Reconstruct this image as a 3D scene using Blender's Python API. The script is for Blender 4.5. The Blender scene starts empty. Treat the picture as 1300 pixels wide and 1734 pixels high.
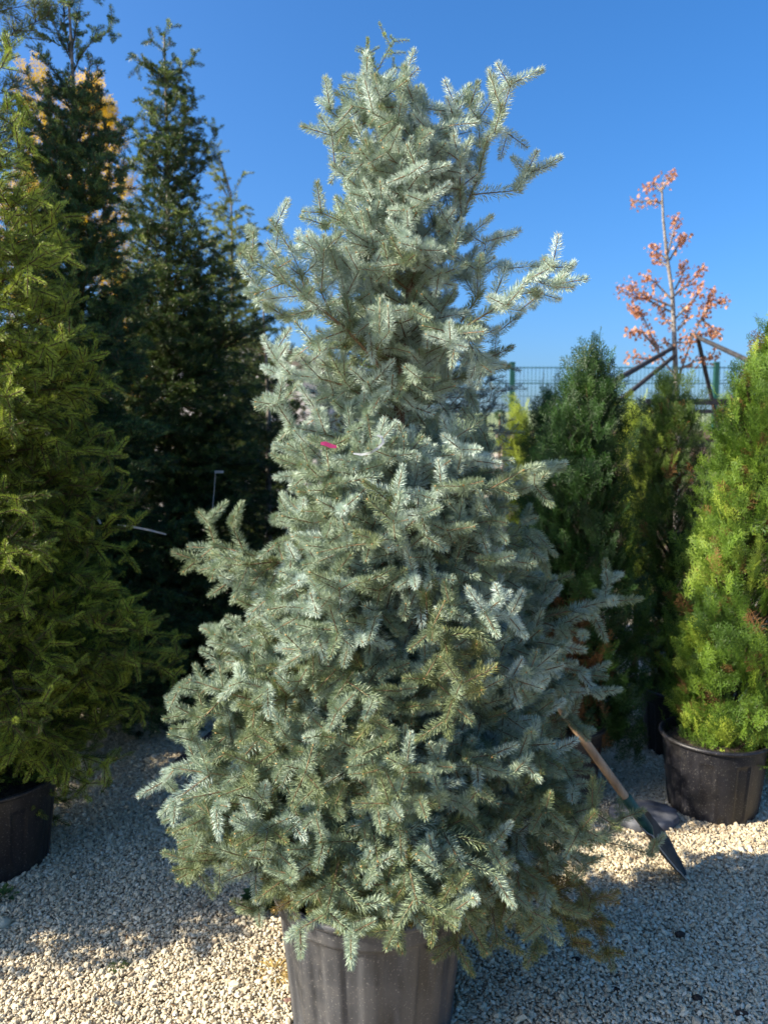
import bpy, math, random
import numpy as np
from math import radians, sin, cos, pi

# ------------------------------------------------------------------ camera, sky, sun, exposure
SC = bpy.context.scene
COL = SC.collection
CAM_H, PITCH, FPX = 1.7, radians(5.14), 1300.0
SUN_EL, SUN_AZ = radians(32), radians(13)          # sun stands left of and behind the camera
SUN_DIR = np.array([-cos(SUN_AZ)*cos(SUN_EL), -sin(SUN_AZ)*cos(SUN_EL), sin(SUN_EL)])

cam_d = bpy.data.cameras.new('camera')
cam = bpy.data.objects.new('camera', cam_d); COL.objects.link(cam)
cam.location = (0, 0, CAM_H); cam.rotation_euler = (pi/2 - PITCH, 0, 0)
cam_d.sensor_fit = 'VERTICAL'; cam_d.sensor_height = 36.0; cam_d.lens = 36.0*FPX/1734.0
cam_d.clip_start = 0.05; cam_d.clip_end = 3000
cam_d.dof.use_dof = True; cam_d.dof.focus_distance = 2.0; cam_d.dof.aperture_fstop = 3.5
SC.camera = cam

w = bpy.data.worlds.new("World"); SC.world = w; w.use_nodes = True
nt = w.node_tree; nt.nodes.clear()
sky = nt.nodes.new('ShaderNodeTexSky'); sky.sky_type = 'NISHITA'; sky.sun_disc = False
sky.sun_elevation = SUN_EL; sky.sun_rotation = math.atan2(SUN_DIR[0], SUN_DIR[1])
sky.air_density = 0.95; sky.dust_density = 2.9; sky.ozone_density = 8.0; sky.altitude = 0
bg = nt.nodes.new('ShaderNodeBackground'); bg.inputs[1].default_value = 0.11
wo = nt.nodes.new('ShaderNodeOutputWorld')
hs = nt.nodes.new('ShaderNodeHueSaturation'); hs.inputs['Saturation'].default_value = 1.16
nt.links.new(sky.outputs[0], hs.inputs['Color']); nt.links.new(hs.outputs[0], bg.inputs[0]); nt.links.new(bg.outputs[0], wo.inputs[0])

sun_d = bpy.data.lights.new('sun', 'SUN'); sun_d.energy = 5.0; sun_d.angle = radians(0.5)
sun_d.color = (1.0, 0.90, 0.74)
sun = bpy.data.objects.new('sun', sun_d); COL.objects.link(sun)
from mathutils import Vector
sun.rotation_euler = Vector(-SUN_DIR).to_track_quat('-Z', 'Y').to_euler()
SC.view_settings.view_transform = 'Standard'; SC.view_settings.look = 'None'
SC.view_settings.gamma = 1; SC.view_settings.exposure = 1.25
SC.cycles.max_bounces = 6; SC.cycles.diffuse_bounces = 4; SC.cycles.transmission_bounces = 3
SC.cycles.glossy_bounces = 2; SC.cycles.use_denoising = True

# ------------------------------------------------------------------ helpers
def at(px, py, Y):
    """world point of photograph pixel (1300x1734) at depth Y"""
    u = (px-650)/FPX; v = (867-py)/FPX
    dx, dy, dz = u, cos(PITCH)+v*sin(PITCH), -sin(PITCH)+v*cos(PITCH)
    t = Y/dy
    return np.array([dx*t, Y, CAM_H+dz*t])
def gnd(px, py):
    u = (px-650)/FPX; v = (867-py)/FPX
    dx, dy, dz = u, cos(PITCH)+v*sin(PITCH), -sin(PITCH)+v*cos(PITCH)
    t = -CAM_H/dz
    return np.array([dx*t, dy*t, 0.0])
def unit(v):
    return v/(np.linalg.norm(v)+1e-9)
UP = np.array([0., 0., 1.])

class MB:
    """collects quads and tris; build() links them as one mesh object"""
    def __init__(s): s.V=[]; s.F=[]; s.M=[]; s.T=[]; s.n=0; s.sm=[]
    def add(s, V, F, mat=0, tint=0.5, smooth=False):
        V = np.asarray(V, float).reshape(-1,3); F = np.asarray(F, int)
        s.V.append(V); s.F.append(F+s.n); s.n += len(V)
        s.M.append(np.full(len(F), mat, int)); s.sm.append(np.full(len(F), smooth, bool))
        s.T.append(np.broadcast_to(np.asarray(tint, float), (len(V),)).copy())
    def tube(s, pts, rad, n=6, mat=0, tint=.5, cap=True, smooth=True):
        pts = np.asarray(pts, float); m = len(pts)
        rad = np.broadcast_to(np.asarray(rad, float), (m,))
        ang = np.arange(n)*2*pi/n; V = []
        ref = np.array([1.,0,0])
        for i in range(m):
            d = unit(pts[min(i+1,m-1)]-pts[max(i-1,0)])
            r0 = ref - d*np.dot(ref,d)
            if np.linalg.norm(r0) < .15: r0 = np.cross(d, np.array([0,1.,0.3]))
            a = unit(r0); ref = a; b = np.cross(d, a)
            V.append(pts[i]+rad[i]*(np.cos(ang)[:,None]*a+np.sin(ang)[:,None]*b))
        V = np.concatenate(V); F = []
        for i in range(m-1):
            for k in range(n):
                k2=(k+1)%n; F.append((i*n+k, i*n+k2, (i+1)*n+k2, (i+1)*n+k))
        s.add(V, F, mat, tint, smooth)
        if cap:
            for i in (0, m-1):
                c = pts[i]; ring = V[i*n:(i+1)*n]
                s.add(np.vstack([ring, c]), [(k, (k+1)%n, n) if i else ((k+1)%n, k, n) for k in range(n)], mat, tint)
    def box(s, c, d, rot=None, mat=0, tint=.5):
        x,y,z = np.array(d)/2.
        V = np.array([(-x,-y,-z),(x,-y,-z),(x,y,-z),(-x,y,-z),(-x,-y,z),(x,-y,z),(x,y,z),(-x,y,z)])
        if rot is not None: V = V@np.asarray(rot).T
        s.add(V+np.asarray(c), [(0,3,2,1),(4,5,6,7),(0,1,5,4),(1,2,6,5),(2,3,7,6),(3,0,4,7)], mat, tint)
    def beam(s, a, b, wd, ht=None, mat=0):
        a=np.asarray(a,float); b=np.asarray(b,float); d=unit(b-a); ht = ht or wd
        x = np.cross(d, UP); x = unit(x) if np.linalg.norm(x)>.05 else np.array([1.,0,0])
        z = np.cross(x, d)
        s.box((a+b)/2, (wd, np.linalg.norm(b-a), ht), np.stack([x,d,z],1), mat)
    def build(s, name, mats, parent=None, origin=None):
        V = np.concatenate(s.V)
        if origin is not None: V = V-np.asarray(origin)
        me = bpy.data.meshes.new(name)
        me.vertices.add(len(V)); me.vertices.foreach_set('co', V.astype(np.float32).ravel())
        tot = np.concatenate([np.full(len(F), F.shape[1]) for F in s.F])
        idx = np.concatenate([F.ravel() for F in s.F])
        st = np.concatenate([[0], np.cumsum(tot)[:-1]])
        me.loops.add(len(idx)); me.loops.foreach_set('vertex_index', idx.astype(np.int32))
        me.polygons.add(len(tot)); me.polygons.foreach_set('loop_start', st.astype(np.int32))
        me.polygons.foreach_set('loop_total', tot.astype(np.int32))
        me.polygons.foreach_set('material_index', np.concatenate(s.M).astype(np.int32))
        me.polygons.foreach_set('use_smooth', np.concatenate(s.sm))
        a = me.attributes.new('tint', 'FLOAT', 'POINT'); a.data.foreach_set('value', np.concatenate(s.T).astype(np.float32))
        me.update(calc_edges=True)
        for m in (mats if isinstance(mats,(list,tuple)) else [mats]): me.materials.append(m)
        o = bpy.data.objects.new(name, me); COL.objects.link(o)
        if parent is not None: o.parent = parent
        if origin is not None and parent is None: o.location = origin
        return o

def thing(name, label, cat, loc, group=None):
    o = bpy.data.objects.new(name, None); COL.objects.link(o); o.location = loc
    o.empty_display_size = .1
    o['label'] = label; o['category'] = cat
    if group: o['group'] = group
    return o
def tag(o, label, cat, group=None):
    o['label'] = label; o['category'] = cat
    if group: o['group'] = group
    return o

# ------------------------------------------------------------------ materials
def mat_base(name):
    m = bpy.data.materials.new(name); m.use_nodes = True
    t = m.node_tree; b = t.nodes['Principled BSDF']; return m, t, b
def N(t, typ, **kw):
    n = t.nodes.new(typ)
    for k, v in kw.items(): setattr(n, k, v)
    return n
def ramp(t, fac, stops, interp='LINEAR'):
    r = t.nodes.new('ShaderNodeValToRGB'); r.color_ramp.interpolation = interp
    e = r.color_ramp.elements
    while len(e) < len(stops): e.new(.5)
    for el, (p, c) in zip(e, stops): el.position = p; el.color = (*c, 1)
    t.links.new(fac, r.inputs[0]); return r
def leafmat(name, stops, rough=.55, transl=.25, spec=.4):
    m, t, b = mat_base(name)
    a = N(t, 'ShaderNodeAttribute', attribute_name='tint')
    r = ramp(t, a.outputs['Fac'], stops)
    t.links.new(r.outputs[0], b.inputs['Base Color'])
    b.inputs['Roughness'].default_value = rough; b.inputs['Specular IOR Level'].default_value = spec
    tr = N(t, 'ShaderNodeBsdfTranslucent'); t.links.new(r.outputs[0], tr.inputs[0])
    mx = N(t, 'ShaderNodeMixShader'); mx.inputs[0].default_value = transl
    t.links.new(b.outputs[0], mx.inputs[1]); t.links.new(tr.outputs[0], mx.inputs[2])
    t.links.new(mx.outputs[0], t.nodes['Material Output'].inputs[0])
    return m
def noisy(name, c0, c1, scale=8, rough=.8, bump=.0, detail=6, stretch=None, spec=.3, lo=.35, hi=.65, metal=0, dist=.01):
    m, t, b = mat_base(name)
    tc = N(t, 'ShaderNodeTexCoord'); src = tc.outputs['Object']
    if stretch:
        mp = N(t, 'ShaderNodeMapping'); mp.inputs['Scale'].default_value = stretch
        t.links.new(src, mp.inputs[0]); src = mp.outputs[0]
    n = N(t, 'ShaderNodeTexNoise'); n.inputs['Scale'].default_value = scale; n.inputs['Detail'].default_value = detail
    t.links.new(src, n.inputs[0])
    r = ramp(t, n.outputs[0], [(lo, c0), (hi, c1)])
    t.links.new(r.outputs[0], b.inputs['Base Color'])
    b.inputs['Roughness'].default_value = rough; b.inputs['Specular IOR Level'].default_value = spec
    b.inputs['Metallic'].default_value = metal
    if bump:
        bp = N(t, 'ShaderNodeBump'); bp.inputs['Strength'].default_value = bump; bp.inputs['Distance'].default_value = dist
        t.links.new(n.outputs[0], bp.inputs['Height']); t.links.new(bp.outputs[0], b.inputs['Normal'])
    return m

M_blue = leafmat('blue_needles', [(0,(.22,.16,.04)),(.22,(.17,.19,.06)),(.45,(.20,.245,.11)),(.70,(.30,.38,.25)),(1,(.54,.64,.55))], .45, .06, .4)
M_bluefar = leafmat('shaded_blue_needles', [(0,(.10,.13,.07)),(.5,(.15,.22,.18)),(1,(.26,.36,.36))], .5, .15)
M_green = leafmat('spruce_needles', [(0,(.03,.045,.012)),(.35,(.07,.10,.018)),(.6,(.14,.20,.026)),(1,(.40,.48,.06))], .45, .25)
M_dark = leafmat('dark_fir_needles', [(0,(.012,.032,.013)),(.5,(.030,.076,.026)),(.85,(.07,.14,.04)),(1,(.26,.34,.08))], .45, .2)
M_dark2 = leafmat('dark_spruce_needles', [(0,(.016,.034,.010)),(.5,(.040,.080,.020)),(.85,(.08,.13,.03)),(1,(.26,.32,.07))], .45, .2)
M_mid = leafmat('far_spruce_needles', [(0,(.04,.07,.02)),(.5,(.10,.14,.03)),(1,(.26,.30,.06))], .5, .25)
M_gold = leafmat('golden_foliage', [(0,(.16,.15,.02)),(.5,(.62,.42,.01)),(1,(.86,.58,.012))], .6, .3)
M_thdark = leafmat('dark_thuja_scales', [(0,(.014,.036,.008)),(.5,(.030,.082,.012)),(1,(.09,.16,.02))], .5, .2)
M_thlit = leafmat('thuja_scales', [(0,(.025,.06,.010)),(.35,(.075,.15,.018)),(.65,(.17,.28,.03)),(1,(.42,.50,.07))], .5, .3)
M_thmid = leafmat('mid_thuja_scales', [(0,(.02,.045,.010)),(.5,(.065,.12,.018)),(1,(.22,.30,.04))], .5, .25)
M_lime = leafmat('lime_foliage', [(0,(.10,.16,.02)),(.5,(.28,.36,.04)),(1,(.45,.50,.08))], .6, .3)
M_pine = leafmat('pine_needles', [(0,(.015,.03,.012)),(.5,(.035,.06,.02)),(1,(.14,.17,.03))], .5, .2)
M_dead = leafmat('dead_scales', [(0,(.07,.035,.015)),(.5,(.19,.10,.04)),(1,(.36,.20,.08))], .8, .15, .1)
M_red = leafmat('copper_leaves', [(0,(.30,.12,.06)),(.5,(.50,.22,.11)),(1,(.70,.38,.20))], .6, .35)
M_weed = leafmat('weed_leaves', [(0,(.02,.05,.02)),(.5,(.05,.11,.035)),(1,(.16,.24,.06))], .5, .3)
M_straw = leafmat('straw', [(0,(.30,.20,.06)),(.5,(.50,.36,.12)),(1,(.66,.52,.24))], .7, .2)
M_bark = noisy('spruce_bark', (.09,.055,.035), (.22,.135,.085), 60, .9, .6, stretch=(1,1,.4))
M_twig = noisy('twig_bark', (.13,.085,.045), (.24,.15,.08), 50, .8)
M_bud = noisy('bud_scales', (.34,.19,.07), (.50,.30,.12), 200, .6)
M_dtwig = noisy('dark_twig_bark', (.05,.035,.02), (.12,.075,.04), 50, .85)
M_grey = noisy('grey_bark', (.14,.12,.10), (.30,.27,.24), 40, .9, .4)
M_soil = noisy('potting_soil', (.02,.014,.01), (.06,.045,.03), 60, 1, .8)

# ------------------------------------------------------------------ conifer shoots
def shoot_tpl(rng, L, nn, nl, wd, upb=.35, bud=True, twig=.002, spread=(62,25), fw=.28):
    """one needled shoot along +Z, its upper side towards +X"""
    z = (np.arange(nn)+rng.random(nn))/nn
    z = z**.92
    ph = np.arange(nn)*2.39996 + rng.normal(0,.25,nn)
    th = np.radians(spread[0]+(spread[1]-spread[0])*z**2.2 + rng.normal(0,11,nn))
    rad = np.stack([np.cos(ph), np.sin(ph), np.zeros(nn)],1)
    rad[:,0] += upb*(1-.4*np.cos(ph)); rad /= np.linalg.norm(rad,axis=1)[:,None]
    d = rad*np.sin(th)[:,None]; d[:,2] = np.cos(th)
    l = nl*(.8+.3*rng.random(nn))*(1-.25*z**4)
    base = np.stack([np.zeros(nn), np.zeros(nn), z*L],1)+rad*twig
    d2 = d + np.stack([np.full(nn,.10), np.zeros(nn), np.full(nn,fw)],1); d2 /= np.linalg.norm(d2,axis=1)[:,None]
    tip = base + (d*.55+d2*.45)*l[:,None]
    mid = base + d*(l*.52)[:,None]
    sv = np.cross(d, rng.normal(0,1,(nn,3))); sv /= np.linalg.norm(sv,axis=1)[:,None]
    nv = np.cross(d, sv)
    a = mid+sv*wd*.5+nv*wd*.18; b = mid-sv*wd*.5+nv*wd*.18
    V = np.stack([base, a, tip, b],1)                       # nn,4,3
    jit = np.repeat(rng.normal(0,.07,nn), 4)
    W = []; F=[]
    ang = np.arange(3)*2*pi/3
    ring = np.stack([np.cos(ang), np.sin(ang), 0*ang],1)*twig
    Vt = np.vstack([ring, ring*.7+[0,0,L]]); Ft = [(k,(k+1)%3,3+(k+1)%3,3+k) for k in range(3)]
    if bud:
        r4 = np.array([(1,0,0),(0,1,0),(-1,0,0),(0,-1,0)])*.0024
        Vb = np.vstack([r4*.7+[0,0,L*.99], r4+[0,0,L+.003], [[0,0,L+.007]]])
        Fb = [(k,(k+1)%4,4+(k+1)%4,4+k) for k in range(4)]; Fb3=[(4+k,4+(k+1)%4,8) for k in range(4)]
    else: Vb=None; Fb=Fb3=None
    return dict(L=L, V=V.reshape(-1,3), n=nn, jit=jit, Vt=Vt, Ft=np.array(Ft), Vb=Vb, Fb=Fb, Fb3=Fb3)

def place(mb, tpls, shoots, rng, mats=(0,1,2)):
    """shoots: list of (p, d, up, L, tint, bud)"""
    if not shoots: return
    P = np.array([s[0] for s in shoots]); D = np.array([s[1] for s in shoots])
    U = np.array([s[2] for s in shoots]); L = np.array([s[3] for s in shoots]); T = np.array([s[4] for s in shoots])
    B = np.array([s[5] for s in shoots])
    D /= np.linalg.norm(D,axis=1)[:,None]
    U = U + rng.normal(0,.15,U.shape); U -= D*np.sum(U*D,1)[:,None]; U /= np.linalg.norm(U,axis=1)[:,None]+1e-9
    S = np.cross(D, U)
    R = np.stack([U, S, D], 2)                              # columns
    which = rng.integers(0, len(tpls), len(shoots))
    for k, tp in enumerate(tpls):
        ii = np.where(which==k)[0]
        if not len(ii): continue
        sc = L[ii]/tp['L']; rs = np.clip(sc, .92, 1.15)
        def put(V):
            X = V[None]*np.stack([rs, rs, sc],1)[:,None,:]
            # keep needle length: scale z of base only approximately
            return np.einsum('nij,nvj->nvi', R[ii], X)+P[ii][:,None,:]
        X = put(tp['V']); n=len(ii); m=tp['n']
        F = np.arange(n*m*4).reshape(-1,4)
        tint = np.clip(T[ii][:,None]+tp['jit'][None], 0, 1)
        mb.add(X.reshape(-1,3), F, mats[0], tint.ravel())
        X = put(tp['Vt']); nv=len(tp['Vt'])
        F = (tp['Ft'][None]+(np.arange(n)*nv)[:,None,None]).reshape(-1,4)
        mb.add(X.reshape(-1,3), F, mats[1], .5, True)
        if tp['Vb'] is not None:
            jb = np.where(B[ii])[0]
            if len(jb):
                X = put(tp['Vb'])[jb]; nv=9; n=len(jb); off=(np.arange(n)*nv)[:,None,None]
                mb.add(X.reshape(-1,3), (np.array(tp['Fb'])[None]+off).reshape(-1,4), mats[2], .5, True)
                mb.add(X.reshape(-1,3), (np.array(tp['Fb3'])[None]+off).reshape(-1,3), mats[2], .5, True)

def sticks(mb, segs, mat):
    """many 4-sided tapered sticks at once: (p0,p1,r0,r1)"""
    if not segs: return
    A=np.array([s[0] for s in segs]); B=np.array([s[1] for s in segs]); r0=np.array([s[2] for s in segs]); r1=np.array([s[3] for s in segs])
    D=B-A; D/=np.linalg.norm(D,axis=1)[:,None]+1e-9
    ref=np.where(np.abs(D[:,2:])>.8, [[1.,0,0]], [[0,0,1.]])
    X=np.cross(D,ref); X/=np.linalg.norm(X,axis=1)[:,None]; Y=np.cross(D,X)
    V=[]
    for c,r in ((A,r0),(B,r1)):
        for k in range(5):
            a=2*pi*k/5; V.append(c+(X*cos(a)+Y*sin(a))*r[:,None])
    V=np.stack(V,1); n=len(segs)
    F=np.array([(k,(k+1)%5,5+(k+1)%5,5+k) for k in range(5)])
    mb.add(V.reshape(-1,3), (F[None]+(np.arange(n)*10)[:,None,None]).reshape(-1,4), mat, .5, True)

class Conifer:
    def __init__(s, seed, **k):
        s.rng = np.random.default_rng(seed); s.rnd = random.Random(seed)
        s.shoots=[]; s.wood=[]
        s.p = dict(seg=.095, ang=52, ratio=.62, minl=.035, needled=.42, lvl=2, roll=.45, lat=.92, trop=.05, jit=.09, wr=.010, tint=.5, tvar=.12, axial=1.0)
        s.p.update(k)
    def grow(s, p, d, L, lvl, path=None, tint=None, trop=None):
        P=s.p; rnd=s.rnd; rng=s.rng
        if len(s.shoots) > P.get('cap', 9000): return
        n=max(1, int(round(L/P['seg']))); seg=L/n; p=np.array(p,float); d=unit(np.array(d,float))
        if tint is None: tint=P['tint']
        if trop is None: trop=P['trop']
        roll0 = rnd.gauss(0, P['roll'])
        for i in range(n):
            if path is not None: q=path((i+1)/n); d=unit(q-p); ln=np.linalg.norm(q-p)
            else: ln=seg; q=p+d*seg
            rem=L-i*seg
            side=np.cross(d,UP)
            if np.linalg.norm(side)<.25: side=np.cross(d, unit(rng.normal(0,1,3)))
            side=unit(side); upn=np.cross(side,d)
            last = i==n-1
            if rem <= P['needled']+seg*.5:
                # bend: two half shoots keep bent shoots smooth
                fresh = (1 if rem<=seg*1.6 else 0)
                tt = tint + rnd.gauss(0,P['tvar']) + (.14 if fresh else -.14)
                s.shoots.append((p, d, upn, ln*1.04, tt, last))
            r=.0016+P['wr']*max(0,rem)**1.15; r1=.0016+P['wr']*max(0,rem-seg)**1.15
            if rem>seg*1.3: s.wood.append((p,q,r,r1))
            if lvl<P['lvl']:
                rl=rem-seg
                base = max(rl*P['ratio'], 0)
                for sg in (-1,1):
                    if rnd.random()<P['lat']:
                        l=base*rnd.uniform(.75,1.2)+ (P['minl']+rnd.uniform(0,.05) if rem<=.5 or lvl==0 else .03)
                        if lvl==2 and rnd.random()<.3: continue
                        a=radians(P['ang']+rnd.gauss(0,8)); ro=roll0+rnd.gauss(0,P['roll']*.6)
                        sd=side*sg*cos(ro)+upn*sin(ro)
                        s.grow(q-d*seg*.15*rnd.random(), d*cos(a)+sd*sin(a), l, lvl+1, None, tint, trop)
                if lvl<=1 and rnd.random()<P.get('vert',.35):      # a shoot on the upper or lower side
                    l=base*.5+P['minl']+.03; a=radians(P['ang']+5); sd=upn*(1 if rnd.random()<.7 else -1)+side*rnd.gauss(0,.4)
                    s.grow(q, d*cos(a)+unit(sd)*sin(a), l, lvl+1, None, tint, trop)
            d=unit(d+UP*trop+rng.normal(0,P['jit'],3))
            p=q
    def branch(s, pts, tint=None, trop=None):
        pts=[np.array(q,float) for q in pts]
        if len(pts)==2: pts=[pts[0], (pts[0]+pts[1])/2, pts[1]]
        c=np.array(pts); sd=np.linalg.norm(np.diff(c,axis=0),axis=1); L=sd.sum(); cs=np.concatenate([[0],np.cumsum(sd)])/L
        tg=np.gradient(c,cs,axis=0)
        def path(t):
            k=min(max(np.searchsorted(cs,t)-1,0),len(c)-2); h=cs[k+1]-cs[k]; u=(t-cs[k])/h
            h00=2*u**3-3*u*u+1;h10=u**3-2*u*u+u;h01=-2*u**3+3*u*u;h11=u**3-u*u
            return h00*c[k]+h10*h*tg[k]+h01*c[k+1]+h11*h*tg[k+1]
        s.grow(c[0], c[1]-c[0], L, 0, path, tint, trop)

def trunk_fn(pts):
    pts=np.array(pts); z=pts[:,2]
    o=np.argsort(z); pts=pts[o]
    return lambda h: np.array([np.interp(h,pts[:,2],pts[:,0]), np.interp(h,pts[:,2],pts[:,1]), h])

def profile_fn(table, Y, trunk, fb=1.0):
    """table rows (py, pxLeft, pxRight) at depth Y -> radius(z, azimuth)"""
    rows=[]
    for py,l,r in table:
        a=at(l,py,Y); b=at(r,py,Y); c=trunk(a[2]); rows.append((a[2], max(.01,c[0]-a[0]), max(.01,b[0]-c[0])))
    rows=np.array(sorted(rows)); 
    def R(z,az):
        l=np.interp(z,rows[:,0],rows[:,1]); r=np.interp(z,rows[:,0],rows[:,2]); f=(l+r)/2*fb; c=cos(az)
        side = r if c>0 else l
        return side*c*c+f*(1-c*c)
    return R, rows[0,0], rows[-1,0]

def fill_crown(cf, trunk, R, z0, z1, n, el0, el1, rmin=.82, rmax=1.0, zlow=None, pow_=.7, tintf=None, bend=.06, azf=None, tropf=None, under=None, tier=0, inset=0):
    """n branches ending on the crown surface; el0/el1 rise in degrees at the bottom/top"""
    rnd=cf.rnd; i=0
    # heights by surface density
    zs=np.linspace(z0,z1,200); wgt=np.array([.5*(R(z,0)+R(z,pi))+.03 for z in zs])**pow_; cdf=np.cumsum(wgt)/wgt.sum()
    order=list(range(n)); rnd.shuffle(order)
    for i in order:
        u=(i+rnd.random())/n; z=float(np.interp(u,cdf,zs)); t=(z-z0)/(z1-z0)
        if tier:                                            # branches gather in yearly whorls
            k=round((z-z0)/tier); zc=z0+k*tier; z=z+(zc-z)*(.35+.4*t); t=(z-z0)/(z1-z0)
        az=i*2.39996+rnd.gauss(0,.3)
        if azf: az=azf(az, rnd)
        r=max(.04,R(z,az)-inset*t)*rnd.uniform(rmin,rmax)
        if under: z=max(z, under(az)+rnd.uniform(0,.10)); t=(z-z0)/(z1-z0); r=min(r, R(z,az)*rmax)
        el=radians(el0+(el1-el0)*t+rnd.gauss(0,7))
        zb=z-r*math.tan(el)*.85
        if zlow is not None: zb=max(zb,zlow+rnd.uniform(0,.06))
        zb=min(zb,z1-.02)
        S=trunk(zb); c=trunk(z); E=np.array([c[0]+r*cos(az), c[1]+r*sin(az), z])
        mid=(S+E)/2+np.array([0,0,bend*r*(1 if t<.6 else -1)])+np.array([rnd.gauss(0,.03),rnd.gauss(0,.03),0])*r
        cf.branch([S,mid,E], tintf(z,az) if tintf else None, tropf(t) if tropf else None)

def crown_build(cf, tpls, name, mats, parent, origin, woodmat=1):
    mb=MB(); place(mb,tpls,cf.shoots,cf.rng); sticks(mb,cf.wood,woodmat)
    o=mb.build(name, mats, parent, origin)
    print(name, len(cf.shoots), 'shoots', sum(len(f) for f in mb.F), 'faces')
    return o

# ------------------------------------------------------------------ pots
def plastic(name, c0, c1, c2, rough):
    m,t,b=mat_base(name); tc=N(t,'ShaderNodeTexCoord')
    mp=N(t,'ShaderNodeMapping'); mp.inputs['Scale'].default_value=(1,1,.12); t.links.new(tc.outputs['Object'],mp.inputs[0])
    n1=N(t,'ShaderNodeTexNoise'); n1.inputs['Scale'].default_value=26; n1.inputs['Detail'].default_value=8; t.links.new(mp.outputs[0],n1.inputs[0])
    n2=N(t,'ShaderNodeTexNoise'); n2.inputs['Scale'].default_value=7; n2.inputs['Detail'].default_value=5; n2.inputs['Roughness'].default_value=.65; t.links.new(tc.outputs['Object'],n2.inputs[0])
    n3=N(t,'ShaderNodeTexNoise'); n3.inputs['Scale'].default_value=170; n3.inputs['Detail'].default_value=2; t.links.new(tc.outputs['Object'],n3.inputs[0])
    r1=ramp(t,n1.outputs[0],[(.36,c0),(.60,c1)])
    r2=ramp(t,n2.outputs[0],[(.48,(0,0,0)),(.72,(1,1,1))]); r3=ramp(t,n3.outputs[0],[(.62,(0,0,0)),(.70,(1,1,1))])
    mx=N(t,'ShaderNodeMixRGB'); mx.inputs[2].default_value=(*c2,1); t.links.new(r2.outputs[0],mx.inputs[0]); t.links.new(r1.outputs[0],mx.inputs[1])
    mt=N(t,'ShaderNodeMath',operation='MULTIPLY'); mt.inputs[1].default_value=.35; t.links.new(r3.outputs[0],mt.inputs[0])
    mx2=N(t,'ShaderNodeMixRGB'); mx2.inputs[2].default_value=(.30,.28,.25,1); t.links.new(mt.outputs[0],mx2.inputs[0]); t.links.new(mx.outputs[0],mx2.inputs[1])
    t.links.new(mx2.outputs[0],b.inputs['Base Color'])
    rr=N(t,'ShaderNodeMapRange'); rr.inputs[3].default_value=rough-.1; rr.inputs[4].default_value=rough+.2; t.links.new(n2.outputs[0],rr.inputs[0]); t.links.new(rr.outputs[0],b.inputs['Roughness'])
    bp=N(t,'ShaderNodeBump'); bp.inputs['Strength'].default_value=.25; bp.inputs['Distance'].default_value=.002; t.links.new(n1.outputs[0],bp.inputs['Height']); t.links.new(bp.outputs[0],b.inputs['Normal'])
    return m
M_pot = plastic('weathered_pot_plastic', (.020,.021,.024), (.056,.058,.063), (.078,.075,.072), .5)
M_potb = plastic('black_pot_plastic', (.006,.006,.009), (.014,.014,.018), (.022,.020,.018), .42)

def pot(name, label, loc, r_top, r_bot, h, style, group, mat, seed=1):
    """plastic nursery container: body of fluted or panelled wall, rolled rim, soil"""
    rnd=random.Random(seed)
    root=thing(name,label,'plant pot',loc,group)
    n=240; ang=np.arange(n)*2*pi/n
    zb=np.concatenate([np.linspace(0,.06,4)[:-1], np.linspace(.06,.78,14), [.80,.815,.83,.845,.86,.90,.94,.955]])*h
    V=[]
    for z in zb:
        t=z/h; r=r_bot+(r_top-r_bot)*t
        if style=='fluted':
            fl=np.clip((.5+.5*np.cos(ang*16))*2.2-.5,0,1); k=np.clip((t-.03)/.05,0,1)*np.clip((.83-t)/.035,0,1)
            # each flute ends in a rounded arch below the band
            rr=r-.004-.008*(1-fl)*k - .002*k
            if t>.835: rr=np.full(n,r+.004)
        else:
            pa=np.clip(np.cos(ang*9)*3-.6,0,1); k=np.clip((t-.10)/.015,0,1)*np.clip((.80-t)/.02,0,1)
            edge=np.exp(-((np.cos(ang*9)-.30)/.05)**2)
            rr=r+.004*edge*k-.005*pa*k
            if t<.07:   # scalloped feet
                rr=r-.006*(np.cos(ang*18)>0)
        V.append(np.stack([rr*np.cos(ang),rr*np.sin(ang),np.full(n,z)],1))
    V=np.concatenate(V); m=len(zb); mb=MB()
    i=np.arange(m-1)[:,None]*n; k=np.arange(n)[None]; k2=(k+1)%n
    F=np.stack([i+k,i+k2,i+n+k2,i+n+k],2).reshape(-1,4)
    mb.add(V,F,0,.5,True)
    mb.add(np.vstack([V[:n],[[0,0,.002]]]),[((q+1)%n,q,n) for q in range(n)],0)
    mb.build('body',mat,root)
    # rim: rolled lip, then the inner wall
    R_=r_top; prof=[(R_+.003,.95),(R_+.011,.955),(R_+.014,.97),(R_+.013,.99),(R_+.008,1.0),(R_-.002,1.0),(R_-.008,.99),(R_-.012,.9)]
    V=np.concatenate([np.stack([r*np.cos(ang[::3]),r*np.sin(ang[::3]),np.full(80,z*h)],1) for r,z in prof])
    mb=MB(); i=np.arange(len(prof)-1)[:,None]*80; k=np.arange(80)[None]; k2=(k+1)%80
    mb.add(V,np.stack([i+k,i+k2,i+80+k2,i+80+k],2).reshape(-1,4),0,.5,True)
    mb.build('rim',mat,root)
    mb=MB(); rs=np.linspace(0,R_-.011,8); V=[]
    for r in rs:
        zz=.90*h+np.array([rnd.uniform(-.01,.01) for _ in range(40)]) if r>0 else np.full(40,.915*h)
        V.append(np.stack([r*np.cos(ang[::6]),r*np.sin(ang[::6]),zz],1))
    V=np.concatenate(V); i=np.arange(7)[:,None]*40; k=np.arange(40)[None]; k2=(k+1)%40
    mb.add(V,np.stack([i+k,i+k2,i+40+k2,i+40+k],2)[:,:,::-1].reshape(-1,4),0,.5,True)
    mb.build('soil',M_soil,root)
    return root

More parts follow.
